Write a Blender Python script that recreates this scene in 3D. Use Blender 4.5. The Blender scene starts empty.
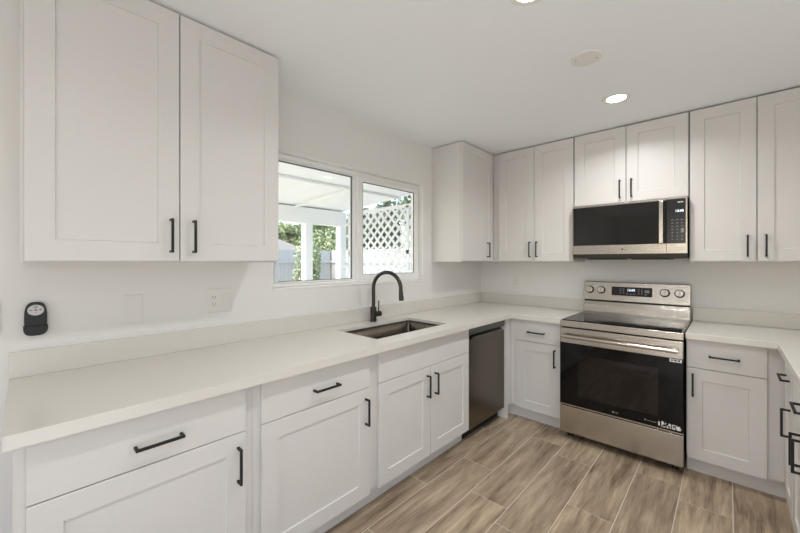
import bpy, bmesh, math, random
from mathutils import Vector, Matrix

# ---------------------------------------------------------------- camera
scn = bpy.context.scene
COL = scn.collection
cd = bpy.data.cameras.new('camera')
cam = bpy.data.objects.new('camera', cd)
COL.objects.link(cam)
cam.location = (2.0545, -3.5565, 1.3739)
cam.rotation_euler = (math.radians(90), 0, math.radians(42.99))
cd.sensor_width = 36
cd.lens = 352.26 / 800 * 36
cd.shift_y = -5.68 / 800
cd.clip_start = 0.02
scn.camera = cam

# ---------------------------------------------------------------- exposure
scn.view_settings.view_transform = 'Standard'
scn.view_settings.look = 'None'
scn.view_settings.gamma = 1
scn.view_settings.use_curve_mapping = False
scn.view_settings.exposure = -0.2

# ---------------------------------------------------------------- sky and sun
SKY = 0.8
SUN = 2.2
WIN_REAR = 9
FILL_SIDE = 6
FILL_DINING = 64
FILL_KITCHEN = 4
LAMP = 9
LAMP_ADDED = 2.5
w = bpy.data.worlds.new('sky')
scn.world = w
w.use_nodes = True
nt = w.node_tree
sky = nt.nodes.new('ShaderNodeTexSky')
sky.sky_type = 'NISHITA'
sky.sun_disc = False
sky.sun_elevation = math.radians(55)
sky.sun_rotation = math.radians(200)
sky.dust_density = 3.0
bg = nt.nodes['Background']
bg.inputs['Strength'].default_value = SKY
nt.links.new(sky.outputs[0], bg.inputs[0])

sd = bpy.data.lights.new('sun', 'SUN')
sd.energy = SUN
sd.angle = math.radians(1)
sun = bpy.data.objects.new('sun', sd)
sun.rotation_euler = (math.radians(35), 0, math.radians(-60))
COL.objects.link(sun)


def area(name, loc, rot, sx, sy, power, colr=(1, 1, 1)):
    d = bpy.data.lights.new(name, 'AREA')
    d.shape = 'RECTANGLE'
    d.size, d.size_y = sx, sy
    d.energy = power
    d.color = colr
    o = bpy.data.objects.new(name, d)
    o.location = loc
    o.rotation_euler = rot
    COL.objects.link(o)
    return o


# daylight entering through the patio door behind; the dining side lamp is added fill at an unseen window
area('daylight_patio_door', (1.9, -7.22, 1.15), (math.radians(90), 0, 0), 1.5, 2.1, WIN_REAR, (1, 1, 1))
area('dining_window_fill', (5.12, -4.6, 1.45), (0, math.radians(90), 0), 1.5, 2.4, FILL_SIDE, (1, 1, 1))
# upward fill lamps added near the floor, standing in for bounced sunlight
area('dining_upward_fill', (3.5, -4.4, .25), (math.radians(180), 0, 0), 2.6, 3.0, FILL_DINING, (.93, .97, 1))
area('kitchen_upward_fill', (2.1, -3.75, .12), (math.radians(180), 0, 0), 2.0, 2.2, FILL_KITCHEN, (1, 1, 1))
scn.cycles.max_bounces = 16
scn.cycles.diffuse_bounces = 10
scn.cycles.glossy_bounces = 6
scn.cycles.transparent_max_bounces = 16

R = math.radians


# ---------------------------------------------------------------- materials
def newmat(name):
    m = bpy.data.materials.new(name)
    m.use_nodes = True
    return m, m.node_tree, m.node_tree.nodes['Principled BSDF']


def lin(h):
    h = h.lstrip('#')
    o = []
    for i in (0, 2, 4):
        c = int(h[i:i + 2], 16) / 255
        o.append(c / 12.92 if c <= .04045 else ((c + .055) / 1.055) ** 2.4)
    return (*o, 1)


def simple(name, hexc, rough=.5, metal=0.0, bump=0.0, bscale=60, spec=None, coat=0):
    m, t, b = newmat(name)
    b.inputs['Base Color'].default_value = lin(hexc)
    b.inputs['Roughness'].default_value = rough
    b.inputs['Metallic'].default_value = metal
    if spec is not None:
        b.inputs['Specular IOR Level'].default_value = spec
    if coat:
        b.inputs['Coat Weight'].default_value = coat
    tc = t.nodes.new('ShaderNodeTexCoord')
    n = t.nodes.new('ShaderNodeTexNoise')
    n.inputs['Scale'].default_value = bscale
    n.inputs['Detail'].default_value = 4
    t.links.new(tc.outputs['Object'], n.inputs['Vector'])
    # tiny natural tone variation
    mx = t.nodes.new('ShaderNodeMix')
    mx.data_type = 'RGBA'
    c = lin(hexc)
    mx.inputs[6].default_value = (c[0] * .97, c[1] * .97, c[2] * .97, 1)
    mx.inputs[7].default_value = c
    t.links.new(n.outputs['Fac'], mx.inputs[0])
    t.links.new(mx.outputs[2], b.inputs['Base Color'])
    if bump:
        bp = t.nodes.new('ShaderNodeBump')
        bp.inputs['Strength'].default_value = bump
        bp.inputs['Distance'].default_value = .002
        t.links.new(n.outputs['Fac'], bp.inputs['Height'])
        t.links.new(bp.outputs['Normal'], b.inputs['Normal'])
    return m


def steel(name, hexc, rough, axis, metal=1.0):
    """brushed stainless; the brush lines run along `axis`"""
    m, t, b = newmat(name)
    b.inputs['Metallic'].default_value = metal
    b.inputs['Roughness'].default_value = rough
    tc = t.nodes.new('ShaderNodeTexCoord')
    mp = t.nodes.new('ShaderNodeMapping')
    s = [900, 900, 900]
    s[axis] = 4
    mp.inputs['Scale'].default_value = s
    n = t.nodes.new('ShaderNodeTexNoise')
    n.inputs['Scale'].default_value = 1
    n.inputs['Detail'].default_value = 2
    t.links.new(tc.outputs['Object'], mp.inputs['Vector'])
    t.links.new(mp.outputs['Vector'], n.inputs['Vector'])
    mx = t.nodes.new('ShaderNodeMix')
    mx.data_type = 'RGBA'
    c = lin(hexc)
    mx.inputs[6].default_value = (c[0] * .88, c[1] * .88, c[2] * .88, 1)
    mx.inputs[7].default_value = c
    t.links.new(n.outputs['Fac'], mx.inputs[0])
    t.links.new(mx.outputs[2], b.inputs['Base Color'])
    bp = t.nodes.new('ShaderNodeBump')
    bp.inputs['Strength'].default_value = .6
    bp.inputs['Distance'].default_value = .0006
    t.links.new(n.outputs['Fac'], bp.inputs['Height'])
    t.links.new(bp.outputs['Normal'], b.inputs['Normal'])
    return m


def glass(name, tint=(1, 1, 1, 1), rough=0.0):
    m, t, b = newmat(name)
    t.nodes.remove(b)
    g = t.nodes.new('ShaderNodeBsdfGlossy')
    g.inputs['Roughness'].default_value = rough
    tr = t.nodes.new('ShaderNodeBsdfTransparent')
    tr.inputs[0].default_value = tint
    fr = t.nodes.new('ShaderNodeFresnel')
    fr.inputs['IOR'].default_value = 1.45
    # reflect on the entering side only (thin pane)
    ge = t.nodes.new('ShaderNodeNewGeometry')
    inv = t.nodes.new('ShaderNodeMath')
    inv.operation = 'SUBTRACT'
    inv.inputs[0].default_value = 1
    t.links.new(ge.outputs['Backfacing'], inv.inputs[1])
    mu = t.nodes.new('ShaderNodeMath')
    mu.operation = 'MULTIPLY'
    t.links.new(fr.outputs[0], mu.inputs[0])
    t.links.new(inv.outputs[0], mu.inputs[1])
    mx = t.nodes.new('ShaderNodeMixShader')
    t.links.new(mu.outputs[0], mx.inputs[0])
    t.links.new(tr.outputs[0], mx.inputs[1])
    t.links.new(g.outputs[0], mx.inputs[2])
    t.links.new(mx.outputs[0], t.nodes['Material Output'].inputs[0])
    return m


def emis(name, col, s):
    m, t, b = newmat(name)
    b.inputs['Base Color'].default_value = (.8, .8, .8, 1)
    b.inputs['Emission Color'].default_value = (*col, 1)
    b.inputs['Emission Strength'].default_value = s
    return m


def floor_material():
    m, t, b = newmat('wood_look_plank_tile')
    N, L = t.nodes, t.links
    at = N.new('ShaderNodeAttribute')
    at.attribute_name = 'plank'
    at.attribute_type = 'GEOMETRY'
    tc = N.new('ShaderNodeTexCoord')
    # shift every plank to its own place in the grain
    sc = N.new('ShaderNodeVectorMath')
    sc.operation = 'SCALE'
    sc.inputs['Scale'].default_value = 37.0
    L.new(at.outputs['Color'], sc.inputs[0])
    ad = N.new('ShaderNodeVectorMath')
    ad.operation = 'ADD'
    L.new(tc.outputs['Object'], ad.inputs[0])
    L.new(sc.outputs[0], ad.inputs[1])
    mp = N.new('ShaderNodeMapping')
    mp.inputs['Scale'].default_value = (22, 2.2, 1)
    L.new(ad.outputs[0], mp.inputs['Vector'])
    n1 = N.new('ShaderNodeTexNoise')
    n1.inputs['Scale'].default_value = 1.0
    n1.inputs['Detail'].default_value = 8
    n1.inputs['Roughness'].default_value = .62
    n1.inputs['Distortion'].default_value = .35
    L.new(mp.outputs[0], n1.inputs['Vector'])
    mp2 = N.new('ShaderNodeMapping')
    mp2.inputs['Scale'].default_value = (280, 9, 1)
    L.new(ad.outputs[0], mp2.inputs['Vector'])
    n2 = N.new('ShaderNodeTexNoise')
    n2.inputs['Scale'].default_value = 1.0
    n2.inputs['Detail'].default_value = 3
    L.new(mp2.outputs[0], n2.inputs['Vector'])
    mp3 = N.new('ShaderNodeMapping')
    mp3.inputs['Scale'].default_value = (6, 1.6, 1)
    L.new(ad.outputs[0], mp3.inputs['Vector'])
    n3 = N.new('ShaderNodeTexNoise')
    n3.inputs['Scale'].default_value = 1.0
    n3.inputs['Detail'].default_value = 4
    L.new(mp3.outputs[0], n3.inputs['Vector'])
    m1 = N.new('ShaderNodeMath')
    m1.operation = 'MULTIPLY_ADD'
    L.new(n2.outputs['Fac'], m1.inputs[0])
    m1.inputs[1].default_value = .42
    m2 = N.new('ShaderNodeMath')
    m2.operation = 'MULTIPLY_ADD'
    L.new(n1.outputs['Fac'], m2.inputs[0])
    m2.inputs[1].default_value = .9
    m3 = N.new('ShaderNodeMath')
    m3.operation = 'MULTIPLY_ADD'
    L.new(n3.outputs['Fac'], m3.inputs[0])
    m3.inputs[1].default_value = .5
    m3.inputs[2].default_value = -.40
    L.new(m3.outputs[0], m2.inputs[2])
    L.new(m2.outputs[0], m1.inputs[2])
    rp = N.new('ShaderNodeValToRGB')
    cr = rp.color_ramp
    cr.elements[0].position = .30
    cr.elements[0].color = lin('6e5c49')
    cr.elements[1].position = .80
    cr.elements[1].color = lin('d2c2ab')
    e = cr.elements.new(.45)
    e.color = lin('988570')
    e = cr.elements.new(.64)
    e.color = lin('b9a68d')
    L.new(m1.outputs[0], rp.inputs[0])
    # plank to plank tone
    sep = N.new('ShaderNodeSeparateColor')
    L.new(at.outputs['Color'], sep.inputs[0])
    mr = N.new('ShaderNodeMapRange')
    mr.inputs['To Min'].default_value = .86
    mr.inputs['To Max'].default_value = 1.1
    L.new(sep.outputs[2], mr.inputs[0])
    mul = N.new('ShaderNodeVectorMath')
    mul.operation = 'SCALE'
    L.new(rp.outputs[0], mul.inputs[0])
    L.new(mr.outputs[0], mul.inputs['Scale'])
    L.new(mul.outputs[0], b.inputs['Base Color'])
    b.inputs['Roughness'].default_value = .42
    bp = N.new('ShaderNodeBump')
    bp.inputs['Strength'].default_value = .15
    bp.inputs['Distance'].default_value = .002
    L.new(m1.outputs[0], bp.inputs['Height'])
    L.new(bp.outputs[0], b.inputs['Normal'])
    return m


M = dict(
    cab=simple('painted_cabinet', 'dad7d4', .38),
    wall=simple('wall_paint', 'e8e6e3', .85, bump=.12, bscale=140),
    ceil=simple('ceiling_paint', 'f0f2f3', .9, bump=.25, bscale=110),
    counter=simple('quartz_counter', 'dbd7d0', .22, bscale=500),
    plate=simple('switch_plate', 'e6e3de', .4),
    black=simple('matte_black_metal', '121213', .42, .1),
    blackp=simple('black_plastic', '101013', .42),
    gunmetal=simple('gunmetal_faucet', '46443f', .30, .85),
    steel_x=steel('brushed_steel_across', 'c8c2b9', .16, 0),
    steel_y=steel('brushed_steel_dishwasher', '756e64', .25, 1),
    steel_d=steel('brushed_steel_strip', '7d7c7a', .35, 1),
    steel_s=steel('sink_steel', '7d756b', .25, 1),
    steel_v=steel('brushed_steel_upright', 'c4beb6', .15, 2),
    chrome=simple('chrome', 'd8d4cc', .15, 1),
    bglass=simple('black_glass', '0b0a0a', .04, spec=.28),
    mwglass=simple('microwave_glass', '171615', .05, spec=.5),
    cooktop=simple('cooktop_glass', '121214', .06, spec=.2),
    bpanel=simple('control_panel_black', '17171a', .18),
    grey=simple('key_grey', '8e8d8b', .5),
    white=simple('mark_white', 'f2f2f0', .5),
    dark=simple('dark_gap', '0c0b0b', .7),
    darksteel=simple('dark_underside', '4b4740', .4, .7),
    vinyl=simple('white_vinyl', 'f3f3f1', .35),
    gasket=simple('window_gasket', '5b5d60', .6),
    pane=glass('window_glass', (.96, .98, .97, 1)),
    ovenpane=simple('oven_window_glass', '1d1815', .05, spec=.4),
    led=emis('lit_lamp_diffuser', (1, .96, .88), 14),
    digits=emis('lit_digits', (.75, .9, 1), 2.2),
    dial=simple('remote_dial', 'c9c9c6', .4),
    red=simple('dial_red', '8a4a40', .5),
    grout=simple('pale_grout', 'e0dace', .8),
    plank=floor_material(),
    outw=simple('painted_patio_white', 'f0f0ee', .6),
    lat=simple('lattice_white', 'eceded', .6),
    fence=simple('fence_grey', 'bdbbb7', .8, bump=.3, bscale=12),
    conc=simple('concrete', 'd3cfc6', .85, bump=.3, bscale=30),
    shingle=simple('roof_shingle', '8f887f', .9, bump=.5, bscale=20),
    stucco=simple('stucco', 'cfc4b4', .9),
    leafd=simple('leaf_dark', '8d9a78', .7, bscale=3),
    leafl=simple('leaf_light', 'b3bb8f', .7, bscale=3),
    bark=simple('bark', '6b5644', .9, bump=.5, bscale=30),
)

# ---------------------------------------------------------------- mesh helpers
ORIG = {}   # world origin of every object built


class MB:
    def __init__(s):
        s.bm = bmesh.new()

    def verts(s, pts):
        return [s.bm.verts.new(p) for p in pts]

    def box(s, x0, x1, y0, y1, z0, z1, mi=0):
        if x0 > x1: x0, x1 = x1, x0
        if y0 > y1: y0, y1 = y1, y0
        if z0 > z1: z0, z1 = z1, z0
        v = s.verts([(x, y, z) for z in (z0, z1) for y in (y0, y1) for x in (x0, x1)])
        for f in ((0, 2, 3, 1), (4, 5, 7, 6), (0, 1, 5, 4), (1, 3, 7, 5), (3, 2, 6, 7), (2, 0, 4, 6)):
            fc = s.bm.faces.new([v[i] for i in f])
            fc.material_index = mi
        return s

    def hexa(s, pts):
        """8 points, bottom ring of four then top ring of four"""
        v = s.verts(pts)
        for f in ((3, 2, 1, 0), (4, 5, 6, 7), (0, 1, 5, 4), (1, 2, 6, 5), (2, 3, 7, 6), (3, 0, 4, 7)):
            s.bm.faces.new([v[i] for i in f])
        return s

    def cyl(s, c, axis, r, h, n=28, r2=None, cap=True):
        """cylinder or cone frustum starting at c along axis, length h"""
        r2 = r if r2 is None else r2
        ax = Vector(axis).normalized()
        q = ax.to_track_quat('Z', 'Y').to_matrix()
        c = Vector(c)
        a, b = [], []
        for i in range(n):
            t = 2 * math.pi * i / n
            d = q @ Vector((math.cos(t), math.sin(t), 0))
            a.append(s.bm.verts.new(c + d * r))
            b.append(s.bm.verts.new(c + ax * h + d * r2))
        for i in range(n):
            j = (i + 1) % n
            s.bm.faces.new((a[i], a[j], b[j], b[i]))
        if cap:
            s.bm.faces.new(a[::-1])
            s.bm.faces.new(b)
        return s

    def tube(s, pts, rad, n=16):
        pts = [Vector(p) for p in pts]
        rr = rad if isinstance(rad, (list, tuple)) else [rad] * len(pts)
        rings = []
        up = None
        for i, p in enumerate(pts):
            d = (pts[min(i + 1, len(pts) - 1)] - pts[max(i - 1, 0)]).normalized()
            if up is None:
                up = d.orthogonal().normalized()
            up = (up - d * up.dot(d)).normalized()
            sd_ = d.cross(up)
            rings.append([s.bm.verts.new(p + (up * math.cos(2 * math.pi * k / n) + sd_ * math.sin(2 * math.pi * k / n)) * rr[i]) for k in range(n)])
        for a, b in zip(rings, rings[1:]):
            for k in range(n):
                s.bm.faces.new((a[k], a[(k + 1) % n], b[(k + 1) % n], b[k]))
        s.bm.faces.new(rings[0][::-1])
        s.bm.faces.new(rings[-1])
        return s

    def prism(s, outline, f0, f1):
        """outline: 2-D list, f0/f1 map (a, b) to 3-D points"""
        a = s.verts([f0(*p) for p in outline])
        b = s.verts([f1(*p) for p in outline])
        n = len(outline)
        for i in range(n):
            s.bm.faces.new((a[i], a[(i + 1) % n], b[(i + 1) % n], b[i]))
        s.bm.faces.new(a[::-1])
        s.bm.faces.new(b)
        return s

    def grid_solid(s, xs, ys, keep, z0, z1):
        vt, vb = {}, {}

        def V(d, i, j, z):
            if (i, j) not in d:
                d[(i, j)] = s.bm.verts.new((xs[i], ys[j], z))
            return d[(i, j)]
        K = {(i, j) for i in range(len(xs) - 1) for j in range(len(ys) - 1) if keep((xs[i] + xs[i + 1]) / 2, (ys[j] + ys[j + 1]) / 2)}
        for (i, j) in K:
            s.bm.faces.new((V(vt, i, j, z1), V(vt, i + 1, j, z1), V(vt, i + 1, j + 1, z1), V(vt, i, j + 1, z1)))
            s.bm.faces.new((V(vb, i, j + 1, z0), V(vb, i + 1, j + 1, z0), V(vb, i + 1, j, z0), V(vb, i, j, z0)))
            for (di, dj, a, b) in ((-1, 0, (i, j + 1), (i, j)), (1, 0, (i + 1, j), (i + 1, j + 1)), (0, -1, (i, j), (i + 1, j)), (0, 1, (i + 1, j + 1), (i, j + 1))):
                if (i + di, j + dj) not in K:
                    s.bm.faces.new((V(vb, *a, z0), V(vb, *b, z0), V(vt, *b, z1), V(vt, *a, z1)))
        return s

    def build(s, name, m, parent=None, bevel=0.0, seg=2, smooth=False, recalc=True, origin=None):
        if recalc:
            bmesh.ops.recalc_face_normals(s.bm, faces=s.bm.faces[:])
        og = Vector(ORIG[parent.name]) if parent is not None else Vector(origin or (0, 0, 0))
        if parent is None and origin is None:
            # origin at the base of the thing
            vs = [v.co for v in s.bm.verts]
            og = Vector(((min(v.x for v in vs) + max(v.x for v in vs)) / 2, (min(v.y for v in vs) + max(v.y for v in vs)) / 2, min(v.z for v in vs)))
        for v in s.bm.verts:
            v.co -= og
        me = bpy.data.meshes.new(name)
        s.bm.to_mesh(me)
        s.bm.free()
        for mm in (m if isinstance(m, (list, tuple)) else [m]):
            me.materials.append(mm)
        o = bpy.data.objects.new(name, me)
        COL.objects.link(o)
        if parent is not None:
            o.parent = parent
        else:
            o.location = og
        ORIG[o.name] = tuple(og)
        if smooth:
            for p in me.polygons:
                p.use_smooth = True
            md = o.modifiers.new('edges', 'EDGE_SPLIT')
            md.split_angle = R(35)
        if bevel:
            md = o.modifiers.new('bevel', 'BEVEL')
            md.width = bevel
            md.segments = seg
            md.limit_method = 'ANGLE'
            md.angle_limit = R(40)
        return o


def tag(o, label=None, cat=None, group=None, kind=None):
    if label: o['label'] = label
    if cat: o['category'] = cat
    if group: o['group'] = group
    if kind: o['kind'] = kind
    return o


def thing(name, loc, label, cat, group=None, kind=None):
    o = bpy.data.objects.new(name, None)
    o.empty_display_size = .05
    o.location = loc
    COL.objects.link(o)
    ORIG[o.name] = tuple(loc)
    return tag(o, label, cat, group, kind)


def text(name, body, parent, size, loc, rot, m, align='CENTER', extr=.0003):
    c = bpy.data.curves.new(name, 'FONT')
    c.body = body
    c.size = size
    c.extrude = extr
    c.align_x = align
    c.align_y = 'CENTER'
    c.materials.append(m)
    o = bpy.data.objects.new(name, c)
    COL.objects.link(o)
    bpy.context.view_layer.update()
    me = bpy.data.meshes.new_from_object(o)
    bpy.data.objects.remove(o)
    o = bpy.data.objects.new(name, me)
    COL.objects.link(o)
    o.parent = parent
    o.location = Vector(loc) - Vector(ORIG[parent.name])
    o.rotation_euler = rot
    return o


# faces of the three cabinet runs: (u along the run, v up, w outward) -> world
def F_left(u, v, w): return (w, u, v)
def F_back(u, v, w): return (u, -w, v)
def F_right(u, v, w): return (2.905 - w, u, v)


def fbox(mb, F, u0, u1, v0, v1, w0, w1):
    a, b = F(u0, v0, w0), F(u1, v1, w1)
    mb.box(a[0], b[0], a[1], b[1], a[2], b[2])
    return mb


def shaker(F, u0, u1, v0, v1, w0, w1, rail=.075, depth=.007):
    """door slab from w0 to w1 with a recessed centre panel in its front"""
    mb = MB()

    def ring(a0, a1, b0, b1, w):
        return mb.verts([F(a0, b0, w), F(a1, b0, w), F(a1, b1, w), F(a0, b1, w)])
    back = ring(u0, u1, v0, v1, w0)
    e = .0015
    side = ring(u0, u1, v0, v1, w1 - e)
    front = ring(u0 + e, u1 - e, v0 + e, v1 - e, w1)
    inn = ring(u0 + rail, u1 - rail, v0 + rail, v1 - rail, w1)
    pan = ring(u0 + rail + .003, u1 - rail - .003, v0 + rail + .003, v1 - rail - .003, w1 - depth)
    f = mb.bm.faces.new
    f(back[::-1])
    for A, B in ((back, side), (side, front), (front, inn), (inn, pan)):
        for i in range(4):
            j = (i + 1) % 4
            f((A[i], A[j], B[j], B[i]))
    f(pan)
    return mb


def slab(F, u0, u1, v0, v1, w0, w1):
    mb = MB()
    fbox(mb, F, u0, u1, v0, v1, w0, w1)
    return mb


def pull(F, parent, u, v, w, length=.142, vertical=True):
    """bar pull: two posts and a slim bar, centred on (u, v) of the face at w"""
    mb = MB()
    h = length / 2
    t = .0048
    if vertical:
        fbox(mb, F, u - t, u + t, v - h, v + h, w + .026, w + .036)
        for s_ in (-1, 1):
            fbox(mb, F, u - t, u + t, v + s_ * (h - .005) - .005, v + s_ * (h - .005) + .005, w - .001, w + .027)
    else:
        fbox(mb, F, u - h, u + h, v - t, v + t, w + .026, w + .036)
        for s_ in (-1, 1):
            fbox(mb, F, u + s_ * (h - .005) - .005, u + s_ * (h - .005) + .005, v - t, v + t, w - .001, w + .027)
    o = mb.build('handle', M['black'], parent, bevel=.0018)
    o['label'] = 'black bar handle'
    return o


def base_cabinet(F, u0, u1, cab_depth, fronts, label, name='base_cabinet', group='white base cabinets', toe=True, flip=False, wall=.0, zb=.105, recess=.05, drop=0):
    """fronts: list of dicts(kind, u0, u1, v0, v1, handle=(u, v, vertical))"""
    wf = cab_depth          # face of the frame
    o0 = F((u0 + u1) / 2, 0, wf / 2)
    r = thing(name, o0, label, 'cabinet', group)
    c = MB()
    t = .018
    g = .0006
    U0, U1 = u0 + g, u1 - g
    fbox(c, F, U0, U0 + t, zb, .873, wall, wf - .019)
    fbox(c, F, U1 - t, U1, zb, .873, wall, wf - .019)
    fbox(c, F, U0 + t, U1 - t, zb, zb + t, wall, wf - .019)
    fbox(c, F, U0 + t, U1 - t, zb + t, .873, wall, wall + .006)
    c.build('carcass', M['cab'], r)
    ff = MB()
    sa = min(d['u0'] for d in fronts) - U0 + .014
    sz = U1 - max(d['u1'] for d in fronts) + .014
    fbox(ff, F, U0, U0 + sa, zb, .873, wf - .019, wf)
    fbox(ff, F, U1 - sz, U1, zb, .873, wf - .019, wf)
    fbox(ff, F, U0 + sa, U1 - sz, zb, zb + .035, wf - .019, wf)
    fbox(ff, F, U0 + sa, U1 - sz, .835, .873, wf - .019, wf)
    ff.build('face_frame', M['cab'], r)
    tk = MB()
    fbox(tk, F, U0, U1, .0, zb - .001, wf - recess - .012, wf - recess)
    if toe:
        fbox(tk, F, U0, U0 + t, .0, zb - .001, wall, wf - recess - .012)
        fbox(tk, F, U1 - t, U1, .0, zb - .001, wall, wf - recess - .012)
    tk.build('toe_kick', M['cab'], r)
    for d in fronts:
        if d['k'] == 'door':
            p = shaker(F, d['u0'], d['u1'], d['v0'], d['v1'], wf + .0015, wf + .02).build('door', M['cab'], r)
        else:
            p = slab(F, d['u0'], d['u1'], d['v0'], d['v1'], wf + .0015, wf + .02).build('drawer' if d['k'] == 'drawer' else 'false_front', M['cab'], r, bevel=.0015)
        if d.get('h'):
            pull(F, p, d['h'][0], d['h'][1], wf + .02, vertical=d['h'][2], length=d.get('len', .142))
    return r


def wall_cabinet(F, u0, u1, z0, z1, depth, doors, label, stile_l=0, stile_r=0, wall=.0):
    r = thing('wall_cabinet', F((u0 + u1) / 2, z0, depth / 2), label, 'cabinet', 'white wall cabinets')
    c = MB()
    t = .018
    g = .0006
    U0, U1 = u0 + g, u1 - g
    fbox(c, F, U0, U0 + t, z0, z1, wall + .001, depth - .019)
    fbox(c, F, U1 - t, U1, z0, z1, wall + .001, depth - .019)
    fbox(c, F, U0 + t, U1 - t, z0 + .008, z0 + .008 + t, wall + .001, depth - .019)
    fbox(c, F, U0 + t, U1 - t, z1 - t, z1, wall + .001, depth - .019)
    fbox(c, F, U0 + t, U1 - t, z0 + .008 + t, z1 - t, wall + .001, wall + .007)
    c.build('carcass', M['cab'], r)
    ff = MB()
    sa = min(d['u0'] for d in doors) - U0 + .014
    sz = U1 - max(d['u1'] for d in doors) + .014
    fbox(ff, F, U0, U0 + sa, z0, z1, depth - .019, depth)
    fbox(ff, F, U1 - sz, U1, z0, z1, depth - .019, depth)
    fbox(ff, F, U0 + sa, U1 - sz, z0, z0 + .035, depth - .019, depth)
    fbox(ff, F, U0 + sa, U1 - sz, z1 - .035, z1, depth - .019, depth)
    ff.build('face_frame', M['cab'], r)
    for d in doors:
        p = shaker(F, d['u0'], d['u1'], d['v0'], d['v1'], depth + .0015, depth + .02).build('door', M['cab'], r)
        if d.get('h'):
            pull(F, p, d['h'][0], d['h'][1], depth + .02, vertical=True)
    return r


# ---------------------------------------------------------------- room shell
CEIL = 2.44
# floor: plank tiles laid along the window wall, pale grout between
pitch, x00, plen = .2288, .700, .893
rnd = random.Random(4)
fm = MB()
lay = fm.bm.loops.layers.float_color.new('plank')
gap = .0040
# grout bed, solid slab
fm.box(-.0, 5.2, -7.3, 0, -.06, -.0012, 1)
offs = [-.965, -1.4535, -.833]      # joint phase of the columns, repeating in threes
seq = {-1: -.965, 0: -1.4535, 1: -.833, 2: -.969, 3: -1.4505, 4: -.829, 5: -.979}
for k in range(-4, 20):
    xa, xb = x00 + pitch * k + gap / 2, x00 + pitch * (k + 1) - gap / 2
    xa, xb = max(xa, 0.0), min(xb, 5.2)
    if xb <= xa: continue
    ph = seq.get(k, offs[(k + 1) % 3])
    y = ph + 2 * plen
    while y > -7.3:
        ya, yb = max(y - plen + gap / 2, -7.3), min(y - gap / 2, 0)
        y -= plen
        if yb - ya < .01: continue
        col = (rnd.random(), rnd.random(), rnd.random(), 1)
        vs = fm.verts([(xa, ya, 0), (xb, ya, 0), (xb, yb, 0), (xa, yb, 0)])
        vl = fm.verts([(xa, ya, -.0013), (xb, ya, -.0013), (xb, yb, -.0013), (xa, yb, -.0013)])
        fs = [fm.bm.faces.new(vs)]
        for i in range(4):
            fs.append(fm.bm.faces.new((vl[i], vl[(i + 1) % 4], vs[(i + 1) % 4], vs[i])))
        for f_ in fs:
            f_.material_index = 0
            for lp in f_.loops:
                lp[lay] = col
fl = fm.build('floor', [M['plank'], M['grout']], recalc=False, origin=(0, 0, 0))
tag(fl, kind='structure')

tag(MB().box(-.15, 5.35, -7.45, .15, CEIL, CEIL + .15).build('ceiling', M['ceil']), kind='structure')
# window wall with its opening
WY0, WY1, WZ0, WZ1 = -2.505, -1.043, 1.192, 2.068
mb = MB()
mb.box(-.15, 0, -7.45, WY0, -.15, CEIL)
mb.box(-.15, 0, WY1, .15, -.15, CEIL)
mb.box(-.15, 0, WY0, WY1, -.15, WZ0)
mb.box(-.15, 0, WY0, WY1, WZ1, CEIL)
tag(mb.build('wall_left', M['wall']), kind='structure')
tag(MB().box(0, 5.35, 0, .15, -.15, CEIL).build('wall_back', M['wall']), kind='structure')
# right hand side: kitchen wall, then the wider dining side with a window
tag(MB().box(2.905, 3.03, -1.66, 0, 0, CEIL).build('wall_right', M['wall']), kind='structure')
mb = MB()
mb.box(5.2, 5.35, -7.45, -5.85, -.15, CEIL)
mb.box(5.2, 5.35, -3.35, 0, -.15, CEIL)
mb.box(5.2, 5.35, -5.85, -3.35, -.15, .65)
mb.box(5.2, 5.35, -5.85, -3.35, 2.25, CEIL)
tag(mb.build('wall_dining', M['wall']), kind='structure')
mb = MB()
mb.box(0, 1.1, -7.45, -7.3, -.15, CEIL)
mb.box(2.7, 5.2, -7.45, -7.3, -.15, CEIL)
mb.box(1.1, 2.7, -7.45, -7.3, 2.25, CEIL)
tag(mb.build('wall_rear', M['wall']), kind='structure')

# window over the sink: white vinyl slider
win = thing('window_1', (-.07, (WY0 + WY1) / 2, WZ0), None, None, kind='structure')
del_ = win
xf, xb_ = -.052, -.115


def ring_frame(mb, y0, y1, z0, z1, wl, wr, wt, wb, x0, x1):
    mb.box(x0, x1, y0, y0 + wl, z0, z1)
    mb.box(x0, x1, y1 - wr, y1, z0, z1)
    mb.box(x0, x1, y0 + wl, y1 - wr, z0, z0 + wb)
    mb.box(x0, x1, y0 + wl, y1 - wr, z1 - wt, z1)


mb = MB()
ring_frame(mb, WY0 + .001, WY1 - .001, WZ0 + .012, WZ1 - .001, .028, .022, .028, .02, xb_, xf)
mb.build('window_frame', M['vinyl'], win, bevel=.003)
# fixed pane on the left in a slim frame, behind the sliding sash
mb = MB()
ring_frame(mb, WY0 + .03, -1.775, WZ0 + .033, WZ1 - .03, .018, .04, .012, .012, -.107, -.075)
fx = mb.build('fixed_frame', M['vinyl'], win, bevel=.002)
MB().box(-.093, -.089, WY0 + .047, -1.814, WZ0 + .044, WZ1 - .041).build('pane', M['pane'], win)
mb = MB()
ring_frame(mb, WY0 + .048, -1.815, WZ0 + .045, WZ1 - .042, .003, .006, .006, .003, -.0885, -.0755)
mb.build('gasket', M['gasket'], win)
mb = MB()
ring_frame(mb, -1.782, WY1 - .023, WZ0 + .033, WZ1 - .03, .058, .040, .040, .040, -.074, -.054)
sash = mb.build('sash', M['vinyl'], win, bevel=.003)
MB().box(-.066, -.062, -1.726, WY1 - .06, WZ0 + .07, WZ1 - .067).build('pane', M['pane'], win)
mb = MB()
ring_frame(mb, -1.724, WY1 - .063, WZ0 + .073, WZ1 - .07, .003, .006, .006, .003, -.061, -.0545)
mb.build('gasket', M['gasket'], win)
mb = MB()
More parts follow.
